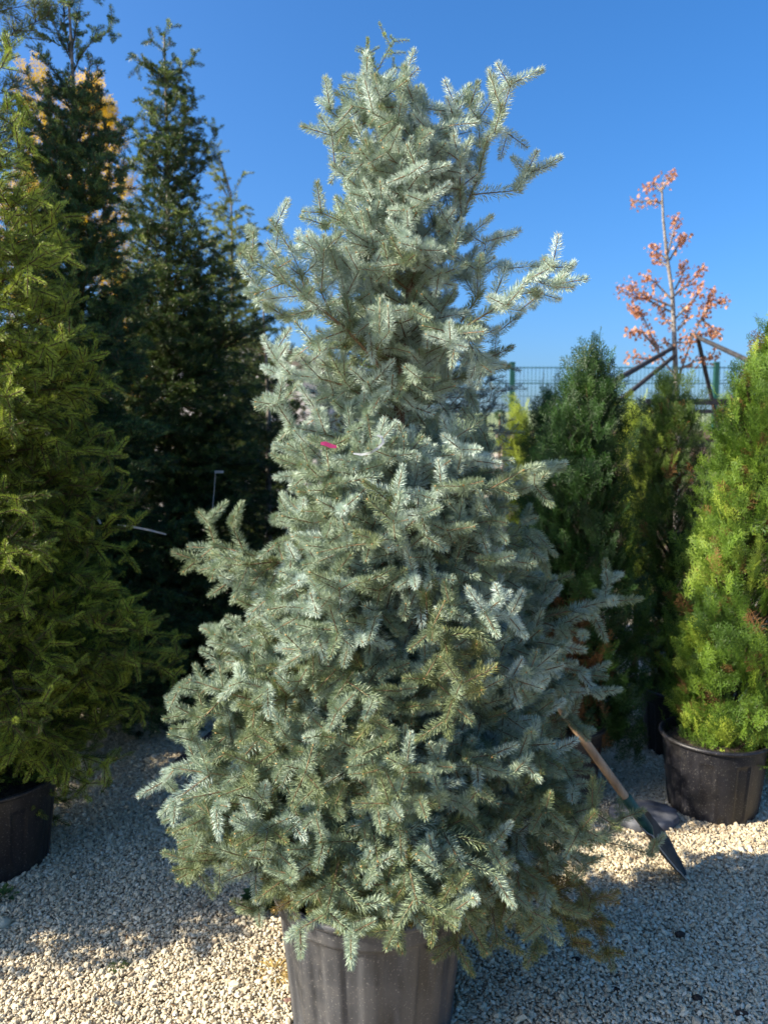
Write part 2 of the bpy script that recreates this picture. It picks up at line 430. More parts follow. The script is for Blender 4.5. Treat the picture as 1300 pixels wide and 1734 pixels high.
# ------------------------------------------------------------------ ground and gravel
def gravel_sheet():
    m,t,b=mat_base('gravel_ground'); tc=N(t,'ShaderNodeTexCoord')
    v=N(t,'ShaderNodeTexVoronoi'); v.inputs['Scale'].default_value=75; t.links.new(tc.outputs['Object'],v.inputs[0])
    s=N(t,'ShaderNodeSeparateColor'); t.links.new(v.outputs['Color'],s.inputs[0])
    r=ramp(t,s.outputs[0],[(0,(.24,.20,.14)),(.35,(.46,.39,.28)),(.75,(.60,.52,.38)),(1,(.76,.69,.54))])
    n=N(t,'ShaderNodeTexNoise'); n.inputs['Scale'].default_value=.9; n.inputs['Detail'].default_value=4; t.links.new(tc.outputs['Object'],n.inputs[0])
    r2=ramp(t,n.outputs[0],[(.3,(.80,.78,.75)),(.7,(1,1,1))])
    mx=N(t,'ShaderNodeMixRGB',blend_type='MULTIPLY'); mx.inputs[0].default_value=1
    t.links.new(r.outputs[0],mx.inputs[1]); t.links.new(r2.outputs[0],mx.inputs[2]); t.links.new(mx.outputs[0],b.inputs['Base Color'])
    b.inputs['Roughness'].default_value=.95; b.inputs['Specular IOR Level'].default_value=.15
    bp=N(t,'ShaderNodeBump',invert=True); bp.inputs['Strength'].default_value=1; bp.inputs['Distance'].default_value=.012
    t.links.new(v.outputs['Distance'],bp.inputs['Height']); t.links.new(bp.outputs[0],b.inputs['Normal'])
    mb=MB(); a=600; mb.add([(-a,-40,0),(a,-40,0),(a,1500,0),(-a,1500,0)],[(0,1,2,3)])
    o=mb.build('ground',m); o['kind']='structure'; o['label']='pale beige gravel ground of the nursery yard'
gravel_sheet()

def gravel():
    rng=np.random.default_rng(5)
    phi=(1+5**.5)/2
    ico=np.array([(-1,phi,0),(1,phi,0),(-1,-phi,0),(1,-phi,0),(0,-1,phi),(0,1,phi),(0,-1,-phi),(0,1,-phi),(phi,0,-1),(phi,0,1),(-phi,0,-1),(-phi,0,1)])
    ico/=np.linalg.norm(ico[0])
    IF=np.array([(0,11,5),(0,5,1),(0,1,7),(0,7,10),(0,10,11),(1,5,9),(5,11,4),(11,10,2),(10,7,6),(7,1,8),(3,9,4),(3,4,2),(3,2,6),(3,6,8),(3,8,9),(4,9,5),(2,4,11),(6,2,10),(8,6,7),(9,8,1)])
    g=.0083; xs=np.arange(-2.3,2.5,g); ys=np.arange(1.85,4.6,g)
    X,Yy=np.meshgrid(xs,ys); X=X.ravel(); Yy=Yy.ravel()
    keep=(np.abs(X)<.58*Yy+.12); X=X[keep]; Yy=Yy[keep]
    n=len(X); X=X+rng.uniform(-.6,.6,n)*g; Yy=Yy+rng.uniform(-.6,.6,n)*g
    size=.0049*np.exp(rng.normal(0,.33,n))
    sh=np.stack([rng.uniform(.95,1.45,n),rng.uniform(.65,1.,n),rng.uniform(.45,.8,n)],1)*size[:,None]
    V=ico[None]*(1+rng.normal(0,.17,(n,12,1)))*sh[:,None,:]
    # random rotation: tilt then spin
    a=rng.uniform(0,2*pi,n); b=rng.normal(0,.45,n); ca,sa,cb,sb=np.cos(a),np.sin(a),np.cos(b),np.sin(b)
    x=V[...,0]*cb[:,None]+V[...,2]*sb[:,None]; z=-V[...,0]*sb[:,None]+V[...,2]*cb[:,None]; y=V[...,1]
    V=np.stack([x*ca[:,None]-y*sa[:,None]+X[:,None], x*sa[:,None]+y*ca[:,None]+Yy[:,None], z],2)
    und=.006*np.sin(X*5.1+1)*np.cos(Yy*4.3)+.004*np.sin(X*13+Yy*9)
    V[...,2]+=(size*.55+rng.uniform(0,.006,n)+und+.006)[:,None]
    patch=np.sin(X*2.1+1.3*np.sin(Yy*1.7))*np.sin(Yy*2.9+X*.8)+.5*np.sin(X*7.3+Yy*5.1)*np.sin(Yy*8.3-X*3.)
    tint=np.repeat(np.clip(rng.normal(.54,.21,n)+.075*patch-.16*(patch<-.85),0,1),12)
    F=(IF[None]+(np.arange(n)*12)[:,None,None]).reshape(-1,3)
    m,t,b=mat_base('crushed_stone'); at_=N(t,'ShaderNodeAttribute',attribute_name='tint')
    r=ramp(t,at_.outputs['Fac'],[(0,(.18,.14,.09)),(.12,(.40,.32,.215)),(.4,(.58,.49,.335)),(.7,(.665,.59,.42)),(1,(.79,.73,.57))])
    tc=N(t,'ShaderNodeTexCoord'); nz=N(t,'ShaderNodeTexNoise'); nz.inputs['Scale'].default_value=260; t.links.new(tc.outputs['Object'],nz.inputs[0])
    r2=ramp(t,nz.outputs[0],[(.3,(.78,.76,.74)),(.65,(1,1,1))]); mx=N(t,'ShaderNodeMixRGB',blend_type='MULTIPLY'); mx.inputs[0].default_value=1
    t.links.new(r.outputs[0],mx.inputs[1]); t.links.new(r2.outputs[0],mx.inputs[2]); t.links.new(mx.outputs[0],b.inputs['Base Color'])
    b.inputs['Roughness'].default_value=.9; b.inputs['Specular IOR Level'].default_value=.2
    mb=MB(); mb.add(V.reshape(-1,3),F,0,tint); o=mb.build('gravel',m)
    o['kind']='stuff'; o['label']='loose pale crushed stone covering the yard'; o['category']='gravel'
    print('gravel',n)
gravel()

# ------------------------------------------------------------------ the big blue spruce in front
HY=2.18
HERO=at(630,1540,HY)
POTH=.445
hp=np.array([HERO[0],HY,0])
pot('plant_pot','large weathered grey fluted pot holding the big blue spruce',hp,.292,.246,POTH,'fluted','black plastic nursery pots',M_pot,3)

def hero_spruce():
    rng=np.random.default_rng(11)
    T=[np.array([hp[0],HY,POTH*.9])]+[at(x,y,HY+dy) for x,y,dy in ((650,1300,0),(668,900,0),(676,690,0),(690,560,-.01),(698,440,-.02),(684,300,-.02),(660,215,0),(640,165,0),(626,118,0))]
    trunk=trunk_fn(T)
    tab=[(1540,520,800),(1490,430,940),(1440,335,1010),(1400,322,1010),(1300,318,1000),(1200,340,975),(1130,350,975),(1060,380,965),(1000,395,950),(930,405,930),(880,435,900),(840,450,880),
         (800,458,860),(760,485,795),(725,530,755),(690,560,735),(640,572,728),(590,570,735),(540,558,750),(480,560,775),(420,572,770),(360,588,765),(300,592,752),(260,590,745),(200,600,725),(165,620,695),(145,625,650)]
    R,z0,z1=profile_fn(tab,HY,trunk,.92)
    cf=Conifer(21, seg=.095, ang=56, ratio=.40, minl=.04, needled=.40, roll=.6, lat=.84, trop=.0, jit=.13, wr=.011, vert=.40, tvar=.10, cap=14000)
    zt=lambda z: (z-z0)/(z1-z0)
    rt=random.Random(4)
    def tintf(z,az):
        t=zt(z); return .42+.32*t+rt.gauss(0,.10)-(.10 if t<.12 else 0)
    P=lambda x,y,dy=0: at(x,y,HY+dy)
    # branches that draw the outline
    ex=[ [P(700,440),P(768,385,-.03),P(800,330,-.05),P(820,250,-.06),P(868,165,-.06)],
         [P(795,330,-.05),P(840,328,-.06),P(906,318,-.05)],
         [P(812,250,-.05),P(812,215,-.03),P(806,172,-.02)],
         [P(820,235,-.06),P(868,205,-.08)],
         [P(700,520),P(770,560,-.12),P(860,505,-.18),P(922,448,-.2)],
         [P(780,545,-.1),P(815,490,-.06),P(812,425,.0)],
         [P(830,520,-.15),P(850,470,-.1),P(868,422,-.08)],
         [P(860,505,-.18),P(900,495,-.18),P(925,478,-.16)],
         [P(690,660),P(780,640,.1),P(862,590,.12)],
         [P(780,640,.1),P(828,640,.12)],
         [P(690,690),P(600,570,-.14),P(500,490,-.2),P(398,424,-.2)],
         [P(520,505,-.2),P(505,450,-.16),P(478,392,-.14)],
         [P(600,570,-.14),P(580,480,-.1),P(568,412,-.06)],
         [P(560,530,-.15),P(535,470,-.1),P(525,425,-.08)],
         [P(520,500,-.2),P(470,500,-.22),P(432,520,-.2)],
         [P(676,720),P(580,650,-.05),P(455,628,-.05)],
         [P(672,800),P(570,740,-.1),P(462,716,-.1)],
         [P(690,480),P(620,420,-.1),P(552,346,-.1)],
         [P(690,420),P(610,320,-.05),P(540,262,-.05)],
         [P(688,360),P(700,250,-.08),P(702,148,-.04)],
         [P(690,340),P(735,240,.02),P(768,172,.04)],
         [P(690,340),P(745,290,.05),P(760,230,.05)],
         [P(680,300),P(610,240,.05),P(578,190,.06)],
         [P(665,240),P(640,200,.0),P(600,205,.02)],
         [P(690,440,-.02),P(680,300,-.09),P(664,176,-.12)],
         [P(640,165),P(626,128)],
         [P(672,860),P(800,850,.0),P(838,728,.0)], [P(672,880),P(800,830,-.2),P(912,830,-.12)],
         [P(665,1000),P(500,960,-.1),P(345,918,-.05)],
         [P(640,1120),P(440,1110,-.05),P(355,1058,0)],
         [P(640,1220),P(440,1190,-.1),P(305,1145,-.1)],
         [P(640,1260),P(440,1230,-.05),P(325,1195,-.05)],
         [P(635,1370),P(430,1320,-.2),P(275,1298,-.2)],
         [P(635,1420),P(430,1370,-.15),P(290,1425,-.12)],
         [P(635,1420),P(430,1420,-.25),P(340,1470,-.25)],
         [P(640,1130),P(900,1050,.1),P(1040,1015,.1)],
         [P(640,1200),P(880,1120,.1),P(1005,1140,.1)],
         [P(640,1320),P(860,1230,.1),P(985,1215,.1)],
         [P(640,1400),P(880,1400,-.05),P(1082,1438,0)],
         [P(640,1440),P(840,1450,.0),P(1035,1590,0)],
         [P(640,1440),P(860,1460,-.1),P(1000,1500,-.1)],
         [P(640,1440),P(800,1500,-.2),P(905,1560,-.2)],
         [P(640,1430),P(740,1430,-.35),P(765,1540,-.36)],
         [P(640,1430),P(690,1440,-.35),P(700,1530,-.36)],
         [P(640,1430),P(600,1440,-.35),P(575,1500,-.36)] ]
    cf.p['ratio']=.26
    for k,b in enumerate(ex):
        if k==28: cf.p['ratio']=.44
        e=unit(b[-1]-b[-2]); b=b[:-1]+[b[-1]-e*(.05 if k<28 else .035)]
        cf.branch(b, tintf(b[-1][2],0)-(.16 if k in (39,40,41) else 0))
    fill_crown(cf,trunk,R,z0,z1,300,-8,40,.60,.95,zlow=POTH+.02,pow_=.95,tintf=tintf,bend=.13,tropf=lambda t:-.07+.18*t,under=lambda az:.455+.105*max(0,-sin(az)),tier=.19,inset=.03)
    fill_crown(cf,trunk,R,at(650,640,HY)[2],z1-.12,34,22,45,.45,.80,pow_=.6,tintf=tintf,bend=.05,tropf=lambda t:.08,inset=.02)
    tp=[shoot_tpl(rng,.095,int(n*2.3),.0235,.0015,upb=u,spread=sp,fw=.14) for n,u,sp in ((120,.20,(70,22)),(135,.15,(66,20)),(112,.3,(74,26)),(140,.2,(64,20)),(100,.25,(74,28)))]
    root=thing('blue_spruce','big silvery blue spruce in the middle growing from the grey fluted pot','tree',hp+[0,0,POTH*.9])
    mb=MB(); zz=np.linspace(T[0][2],T[-1][2],24); mb.tube([trunk(z) for z in zz], np.linspace(.034,.003,24)+.004*np.array([0,1]*12)*np.linspace(1,0,24), 10, 0)
    mb.build('trunk',M_bark,root,root.location)
    crown_build(cf,tp,'crown',[M_blue,M_twig,M_bud],root,root.location)
hero_spruce()

# ------------------------------------------------------------------ spruces and firs behind
def spruce(name,label,Y,trunk_px,tab,n,mats,nn,nl,wd,el,seed,base_z=0.,group=None,extra=(),prm=None,fb=1.,rmin=.8,tint=(.35,.5),zlow=.3,bend=.05,pow_=.9,trad=.04,twigmat=None,azf=None,exr=.12):
    rng=np.random.default_rng(seed)
    T=[at(x,y,Y) for x,y in trunk_px]; b=T[0].copy(); b[2]=base_z; T=[b]+T[0:]
    trunk=trunk_fn(T); R,z0,z1=profile_fn(tab,Y,trunk,fb)
    p=dict(seg=.12,ratio=.55,needled=.6,roll=.4,vert=.3,tvar=.12,cap=6000); p.update(prm or {})
    cf=Conifer(seed,**p); rt=random.Random(seed)
    tf=lambda z,az: tint[0]+(tint[1]-tint[0])*(z-z0)/(z1-z0)+rt.gauss(0,.08)
    r0_=cf.p['ratio']; cf.p['ratio']=exr; v0_=cf.p['vert']; cf.p['vert']=.1
    for e in extra: cf.branch([at(x,y,Y+dy) for x,y,dy in e], tf(z1,0))
    cf.p['ratio']=r0_; cf.p['vert']=v0_
    fill_crown(cf,trunk,R,z0,z1,n,el[0],el[1],rmin,1.,zlow=zlow,pow_=pow_,tintf=tf,bend=bend,azf=azf)
    seg=p['seg']; tp=[shoot_tpl(rng,seg,nn,nl,wd,upb=u,bud=False,spread=(58,25),twig=.0025) for u in (.2,.4,.6)]
    root=thing(name,label,'tree',b,group)
    mb=MB(); k=14; zz=np.linspace(b[2],T[-1][2],k); mb.tube([trunk(z) for z in zz],np.linspace(trad,.005,k),8,0); mb.build('trunk',M_grey if twigmat is None else twigmat,root,b)
    crown_build(cf,tp,'crown',[mats,M_dtwig,M_bud],root,b)
    return root

GB='tall conifers in the row on the left'
# near left: yellow-green spruce in its pot
A_Y=3.1
pA=at(-10,1400,2.98); pA[2]=0
pot('plant_pot','black ribbed pot under the yellow-green spruce on the left edge',pA,.245,.20,.37,'panel','black plastic nursery pots',M_potb,4)
spruce('norway_spruce','bushy yellow-green spruce with bright tips on the left edge',A_Y,[(-10,1300),(-20,700),(-30,150),(-32,40)],
  [(1400,-120,60),(1340,-200,120),(1250,-260,235),(1150,-270,290),(1080,-270,285),(980,-260,250),(880,-250,225),(780,-240,200),(650,-230,190),(540,-210,160),(450,-200,150),(350,-190,110),(250,-170,70),(160,-130,40),(60,-70,0)],
  230,M_green,84,.021,.0027,(-22,25),31,base_z=.33,group=GB,zlow=.40,tint=(.53,.64),prm=dict(tvar=.2,ang=52,ratio=.42,cap=12000,seg=.095,jit=.12,trop=-.04,roll=.6,vert=.4),pow_=.9,rmin=.5)
# dark bluish fir
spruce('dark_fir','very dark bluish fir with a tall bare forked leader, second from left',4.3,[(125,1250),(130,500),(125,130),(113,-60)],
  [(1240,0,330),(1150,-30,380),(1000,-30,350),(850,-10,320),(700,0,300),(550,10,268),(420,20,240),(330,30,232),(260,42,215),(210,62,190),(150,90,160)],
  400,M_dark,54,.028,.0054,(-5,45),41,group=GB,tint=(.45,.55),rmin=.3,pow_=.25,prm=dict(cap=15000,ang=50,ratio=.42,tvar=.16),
  extra=[[(120,100,0),(100,60,0),(78,0,0)],[(122,90,0),(130,40,0),(139,-10,0)],[(122,130,0),(150,75,0),(186,52,0)],[(120,85,0),(95,75,0),(68,60,0)],[(120,95,0),(108,40,0),(112,-40,0)],
         [(128,190,0),(100,130,0),(75,100,0)],[(130,170,0),(148,150,.1),(172,128,.1)],[(130,250,0),(90,190,-.1),(60,150,-.1)],[(135,240,0),(150,170,0),(150,130,0)],[(130,330,-.1),(80,240,-.3),(50,170,-.3)]],zlow=.35)
# dark spruce with a slim leader
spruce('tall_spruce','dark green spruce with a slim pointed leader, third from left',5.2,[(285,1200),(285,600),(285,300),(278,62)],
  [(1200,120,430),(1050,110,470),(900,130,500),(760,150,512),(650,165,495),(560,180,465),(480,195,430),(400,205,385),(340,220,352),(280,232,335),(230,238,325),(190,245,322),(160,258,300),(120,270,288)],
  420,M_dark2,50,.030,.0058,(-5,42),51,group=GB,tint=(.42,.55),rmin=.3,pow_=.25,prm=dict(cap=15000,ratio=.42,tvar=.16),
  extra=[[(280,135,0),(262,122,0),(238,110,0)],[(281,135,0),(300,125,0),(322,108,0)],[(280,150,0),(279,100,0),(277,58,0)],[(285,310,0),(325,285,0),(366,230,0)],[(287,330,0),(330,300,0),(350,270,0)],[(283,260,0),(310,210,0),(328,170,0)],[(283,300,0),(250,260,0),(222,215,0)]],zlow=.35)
# lighter spruce further back
spruce('young_spruce','light green thin-topped spruce far back, beside the blue spruce',7.4,[(400,1100),(395,600),(392,330),(372,265)],
  [(1000,330,560),(850,330,560),(700,335,530),(620,340,510),(560,345,490),(500,350,455),(440,345,450),(400,345,445),(370,360,425),(340,375,408)],
  320,M_mid,34,.036,.0080,(0,30),61,group=GB,tint=(.35,.6),rmin=.4,pow_=.8,prm=dict(seg=.16,cap=9000,ratio=.45),
  extra=[[(390,335,0),(380,300,0),(370,262,0)],[(390,340,0),(372,310,0),(358,270,0)],[(392,335,0),(402,320,0),(410,300,0)],[(392,400,0),(420,390,0),(450,388,0)],[(392,370,0),(370,360,0),(340,340,0)]])
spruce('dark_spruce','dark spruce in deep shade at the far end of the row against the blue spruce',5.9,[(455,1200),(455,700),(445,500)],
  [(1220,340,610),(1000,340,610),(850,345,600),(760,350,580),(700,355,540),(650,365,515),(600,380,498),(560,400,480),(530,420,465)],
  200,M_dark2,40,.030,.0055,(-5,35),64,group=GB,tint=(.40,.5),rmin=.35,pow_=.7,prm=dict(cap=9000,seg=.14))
# slim spruce hidden behind the blue spruce
spruce('slender_spruce','slender olive spruce whose tip shows above the blue spruce',3.9,[(640,1100),(640,500),(640,250),(638,125)],
  [(900,560,720),(600,568,710),(420,575,700),(330,590,690),(280,590,680),(240,600,660)],
  70,M_lime,40,.017,.0034,(0,40),71,tint=(.0,.35),prm=dict(cap=2500,seg=.09),
  extra=[[(640,170,0),(641,125,0),(630,98,0)],[(640,118,0),(650,100,0),(661,80,0)],[(640,120,0),(633,112,0),(626,106,0)],[(610,270,0),(588,245,0),(576,215,0)]])
# second blue spruce behind
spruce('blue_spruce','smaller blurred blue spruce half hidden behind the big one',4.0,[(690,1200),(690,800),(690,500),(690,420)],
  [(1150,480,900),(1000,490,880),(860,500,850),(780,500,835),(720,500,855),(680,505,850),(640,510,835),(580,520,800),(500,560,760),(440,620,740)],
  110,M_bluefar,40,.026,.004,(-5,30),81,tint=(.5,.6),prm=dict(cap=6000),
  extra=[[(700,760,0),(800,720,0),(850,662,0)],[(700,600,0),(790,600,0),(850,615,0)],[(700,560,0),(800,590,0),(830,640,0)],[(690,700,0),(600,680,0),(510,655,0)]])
# pine entering at the top left corner, and the conifers left of the frame that shade the row
def px_of(x,y,z):
    d=y*cos(PITCH)-(z-CAM_H)*sin(PITCH); v=(y*sin(PITCH)+(z-CAM_H)*cos(PITCH))/d; return (650+FPX*x/d, 867-FPX*v)
def side_tab(x,y,rows): return [(px_of(x,y,z)[1],px_of(x-r,y,z)[0],px_of(x+r,y,z)[0]) for z,r in rows]
def side_trunk(x,y,h): return [px_of(x,y,z) for z in (.3,h*.5,h)]
PX,PY=-2.95,3.75
spruce('tall_pine','tall dark pine reaching into the top left corner',PY,side_trunk(PX,PY,5.6),side_tab(PX,PY,[(.5,.8),(1.2,1.05),(2,1.1),(2.8,1.05),(3.6,1.0),(4.4,.8),(5.,.5),(5.5,.2)]),
  110,M_pine,46,.06,.0040,(5,40),91,group=GB,tint=(.4,.7),rmin=.5,prm=dict(cap=6000,seg=.14,ratio=.5),
  extra=[[(-300,140,0),(-90,110,0),(66,35,-.0)],[(-300,60,0),(-100,40,0),(48,8,0)],[(-280,260,0),(-80,190,0),(20,150,0)],[(-280,260,.1),(-60,250,.1),(28,215,.1)]])
spruce('norway_spruce','low broad spruce standing left of the picture in front of the row',2.62,side_trunk(-2.45,2.62,2.1),side_tab(-2.45,2.62,[(.25,.68),(.7,.72),(1.0,.66),(1.4,.5),(1.8,.3),(2.05,.08)]),
  150,M_green,36,.025,.007,(-15,30),94,group='conifers left of the picture',tint=(.5,.6),rmin=.5,prm=dict(cap=6000,seg=.13,ratio=.5))
for x,y,h,sd in ((-3.7,5.1,4.6,92),(-4.3,6.6,5.0,93)):
    spruce('tall_spruce','dark spruce standing left of the picture in the same row',y,side_trunk(x,y,h),side_tab(x,y,[(.3,1.0),(1,1.1),(2,.95),(3,.7),(4,.35),(h-.1,.05)]),
      90,M_dark2,24,.03,.008,(-5,30),sd,group='conifers left of the picture',tint=(.4,.5),rmin=.4,prm=dict(cap=3000,seg=.18,ratio=.5))

# ------------------------------------------------------------------ thujas
def fan_tpl(rng, L=.13, wd=.0036, dens=1.0):
    quads=[]
    def strip(p,d,l,w_):
        d=unit(d); s=unit(np.cross(d,[0,1.,0]))
        n=np.array([0,1.,0])*rng.normal(0,.0015)
        quads.append([p-s*w_*.4, p+d*l*.55-s*w_*.6+n, p+d*l, p+d*l*.55+s*w_*.6+n])
    def axis(p,d,l,lv):
        k=max(2,int(l/(.0125 if lv==0 else .009)*dens)); d=np.array(d,float)
        for i in range(k):
            q=p+d*l/k
            strip(p,d,l/k*1.35,wd*(1.0 if lv<2 else .9))
            rem=l*(1-(i+1)/k)
            if lv<2:
                for sg in (-1,1):
                    if (i+ (sg>0))%2==0 or lv==0:
                        a=radians(42+rng.normal(0,7)); ll=(rem*.52+.012)*rng.uniform(.7,1.15)
                        if lv==0 and i<k*.15: ll*=.6
                        dd=np.array([d[0]*cos(a)+sg*d[2]*sin(a), rng.normal(0,.14), -sg*d[0]*sin(a)+d[2]*cos(a)])
                        if ll>.011: axis(q,unit(dd),ll,lv+1)
            d=unit(d+np.array([rng.normal(0,.05),rng.normal(0,.03),0])); p=q
    axis(np.zeros(3),[0,0,1.],L,0)
    Q=np.array(quads); z=Q[...,2]; Q[...,1]+= -1.2*z*z*.9          # droops outwards
    return Q.reshape(-1,3), len(quads)
FANS=[fan_tpl(np.random.default_rng(900+i), .13, .0036, .8) for i in range(5)]
print('fan quads',[f[1] for f in FANS])

def put_fans(mb, sprays, rng, mat=0, scale=1.0):
    if not sprays: return
    P=np.array([s[0] for s in sprays]); D=np.array([unit(s[1]) for s in sprays]); O=np.array([s[2] for s in sprays])
    S=np.array([s[3] for s in sprays])*scale; T=np.array([s[4] for s in sprays])
    O=O-D*np.sum(O*D,1)[:,None]; O/=np.linalg.norm(O,axis=1)[:,None]+1e-9
    X=np.cross(O,D); R=np.stack([X,O,D],2); which=rng.integers(0,len(FANS),len(P))
    for k,(V,nq) in enumerate(FANS):
        ii=np.where(which==k)[0]
        if not len(ii): continue
        W=np.einsum('nij,nvj->nvi',R[ii],V[None]*S[ii][:,None,None])+P[ii][:,None,:]
        tint=np.clip(T[ii][:,None]+np.repeat(rng.normal(0,.06,nq),4)[None]+.10*(V[:,2]/.13)[None],0,1)
        mb.add(W.reshape(-1,3),np.arange(len(ii)*nq*4).reshape(-1,4),mat,tint.ravel())

def thuja(name,label,cat,Y,trunk_px,tab,clumps,per,mat,seed,base_z=0.,group=None,size=1.,tint=.45,fb=1.,dead=0.,deadzone=None,tops=(),stems=True,up=.55,tvar=.13,part='crown',rin=.62):
    rng=np.random.default_rng(seed); rnd=random.Random(seed)
    T=[at(x,y,Y) for x,y in trunk_px]; b=T[0].copy(); b[2]=base_z; T=[b]+T
    trunk=trunk_fn(T); R,z0,z1=profile_fn(tab,Y,trunk,fb)
    zs=np.linspace(z0,z1,150); wgt=np.array([.5*(R(z,0)+R(z,pi))+.02 for z in zs])**.85; cdf=np.cumsum(wgt)/wgt.sum()
    live=[]; deadl=[]; wood=[]
    ph1,ph2=rng.uniform(0,6,2)
    for i in range(clumps):
        z=float(np.interp((i+rnd.random())/clumps,cdf,zs)); az=i*2.39996+rnd.gauss(0,.25)
        lump=1+.09*sin(3*az+ph1+z*4)+.07*sin(5*az+ph2-z*7)
        r=(R(z,az)-.03)*rnd.uniform(.80,.96)*lump
        c=trunk(z); rad=np.array([cos(az),sin(az),0.]); E=c+rad*r
        S=trunk(max(base_z+.05,z-r*.9-.1)); wood.append((S+(E-S)*.1,S+(E-S)*.85,.006,.0025))
        gd=unit(rad*.55+UP*up*1.7+rng.normal(0,.15,3)); cn=unit(rad+rng.normal(0,.55,3)); ct=tint+rnd.gauss(0,tvar)
        for j in range(per):
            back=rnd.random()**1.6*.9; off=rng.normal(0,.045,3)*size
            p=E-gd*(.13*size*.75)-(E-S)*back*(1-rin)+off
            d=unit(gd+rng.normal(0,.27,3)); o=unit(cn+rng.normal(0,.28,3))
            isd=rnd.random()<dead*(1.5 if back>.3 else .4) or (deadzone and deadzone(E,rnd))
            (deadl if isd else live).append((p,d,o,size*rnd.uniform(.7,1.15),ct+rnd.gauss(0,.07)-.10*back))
    for (x,y,dy,n_) in tops:                                   # pointed tops
        q=at(x,y,Y+dy)
        for j in range(n_):
            h=rnd.random(); p=q-UP*(.09+.42*h)*size+rng.normal(0,.008+.075*h,3)*[1,1,.3]
            live.append((p,unit(UP+rng.normal(0,.22+.1*h,3)),unit(rng.normal(0,1,3)*[1,1,.1]),size*rnd.uniform(.6,1.),tint+rnd.gauss(0,.1)))
    root=thing(name,label,cat,b,group)
    if stems:
        mb=MB(); zz=np.linspace(b[2],T[-1][2]-.1,10); mb.tube([trunk(z) for z in zz],np.linspace(.028,.004,10),8,0); mb.build('trunk',M_dtwig,root,b)
    mb=MB(); put_fans(mb,live,rng,0); put_fans(mb,deadl,rng,1); sticks(mb,wood,2)
    mb.build(part,[mat,M_dead,M_dtwig],root,b)
    print(name,len(live),len(deadl))
    return root

GT='columnar thujas on the right'
def potpos(px,Y): p=at(px,1300,Y); p[2]=0; return p
# T1 dark
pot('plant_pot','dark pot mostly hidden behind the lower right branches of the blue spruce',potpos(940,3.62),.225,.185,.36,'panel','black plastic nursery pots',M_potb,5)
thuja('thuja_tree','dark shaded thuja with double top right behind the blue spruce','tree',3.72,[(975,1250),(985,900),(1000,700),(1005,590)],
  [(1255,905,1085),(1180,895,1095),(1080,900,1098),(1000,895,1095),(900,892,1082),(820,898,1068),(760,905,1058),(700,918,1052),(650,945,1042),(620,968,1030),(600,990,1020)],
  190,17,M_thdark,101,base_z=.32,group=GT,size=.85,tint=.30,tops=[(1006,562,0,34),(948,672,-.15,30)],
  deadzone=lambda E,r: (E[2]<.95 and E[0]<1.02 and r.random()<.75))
# T2 middle
pot('plant_pot','black pot in deep shade behind the right hand pot',potpos(1150,4.15),.22,.19,.36,'panel','black plastic nursery pots',M_potb,6)
thuja('thuja_tree','smaller thuja with a lit green top between the two bigger thujas','tree',4.25,[(1140,1250),(1135,900),(1130,640)],
  [(1240,1075,1225),(1100,1072,1222),(1000,1075,1222),(900,1075,1218),(820,1066,1212),(760,1064,1205),(710,1068,1196),(670,1085,1178),(640,1105,1158)],
  140,16,M_thmid,111,base_z=.32,group=GT,size=.85,tint=.45,dead=.05,tops=[(1128,618,0,26)])
# T3 right
pot('plant_pot','broad black panelled pot in view under the bright thuja on the right',potpos(1207,3.46),.232,.194,.36,'panel','black plastic nursery pots',M_potb,7)
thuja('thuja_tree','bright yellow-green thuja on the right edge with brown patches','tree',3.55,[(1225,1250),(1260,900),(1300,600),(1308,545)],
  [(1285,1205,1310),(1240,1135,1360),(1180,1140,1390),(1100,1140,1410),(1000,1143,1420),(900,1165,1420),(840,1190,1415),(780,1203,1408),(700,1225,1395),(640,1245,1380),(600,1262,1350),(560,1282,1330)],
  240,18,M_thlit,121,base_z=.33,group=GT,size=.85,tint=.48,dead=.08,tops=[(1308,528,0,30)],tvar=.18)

# ------------------------------------------------------------------ shrubs and small things further back on the right
thuja('golden_conifer','tall golden yellow conifer glowing behind the dark fir','tree',6.2,[(130,900),(130,400),(150,120)],
  [(700,-60,260),(500,-50,240),(330,-30,228),(260,-15,212),(210,0,200),(170,15,185),(130,40,168)],70,11,M_gold,131,size=1.5,tint=.6,tops=[(60,115,0,14),(165,150,0,16)],tvar=.2)
thuja('golden_shrub','yellow-green upright shrub below the green fence post','shrub',6.6,[(880,1050),(878,850),(875,700)],
  [(1050,845,925),(900,840,920),(800,845,915),(740,852,905),(700,860,895),(680,866,888)],60,12,M_lime,141,size=1.3,tint=.55,tops=[(874,672,0,12)])
thuja('dark_shrub','dark evergreen shrub with loose top left of the dark thuja','shrub',5.8,[(925,1100),(925,850),(925,690)],
  [(1050,875,975),(900,870,975),(800,878,970),(740,885,968),(700,900,965),(660,915,955)],60,12,M_thdark,151,size=1.25,tint=.35,tops=[(928,640,0,14),(950,625,0.1,8)])
thuja('lime_shrub','lime green shrub showing between the dark thuja and the middle thuja','shrub',5.6,[(1078,1000),(1078,800),(1078,690)],
  [(1000,1050,1110),(850,1045,1110),(760,1052,1105),(700,1060,1098),(675,1068,1092)],45,11,M_lime,161,size=1.1,tint=.5,tops=[(1080,662,0,10)])
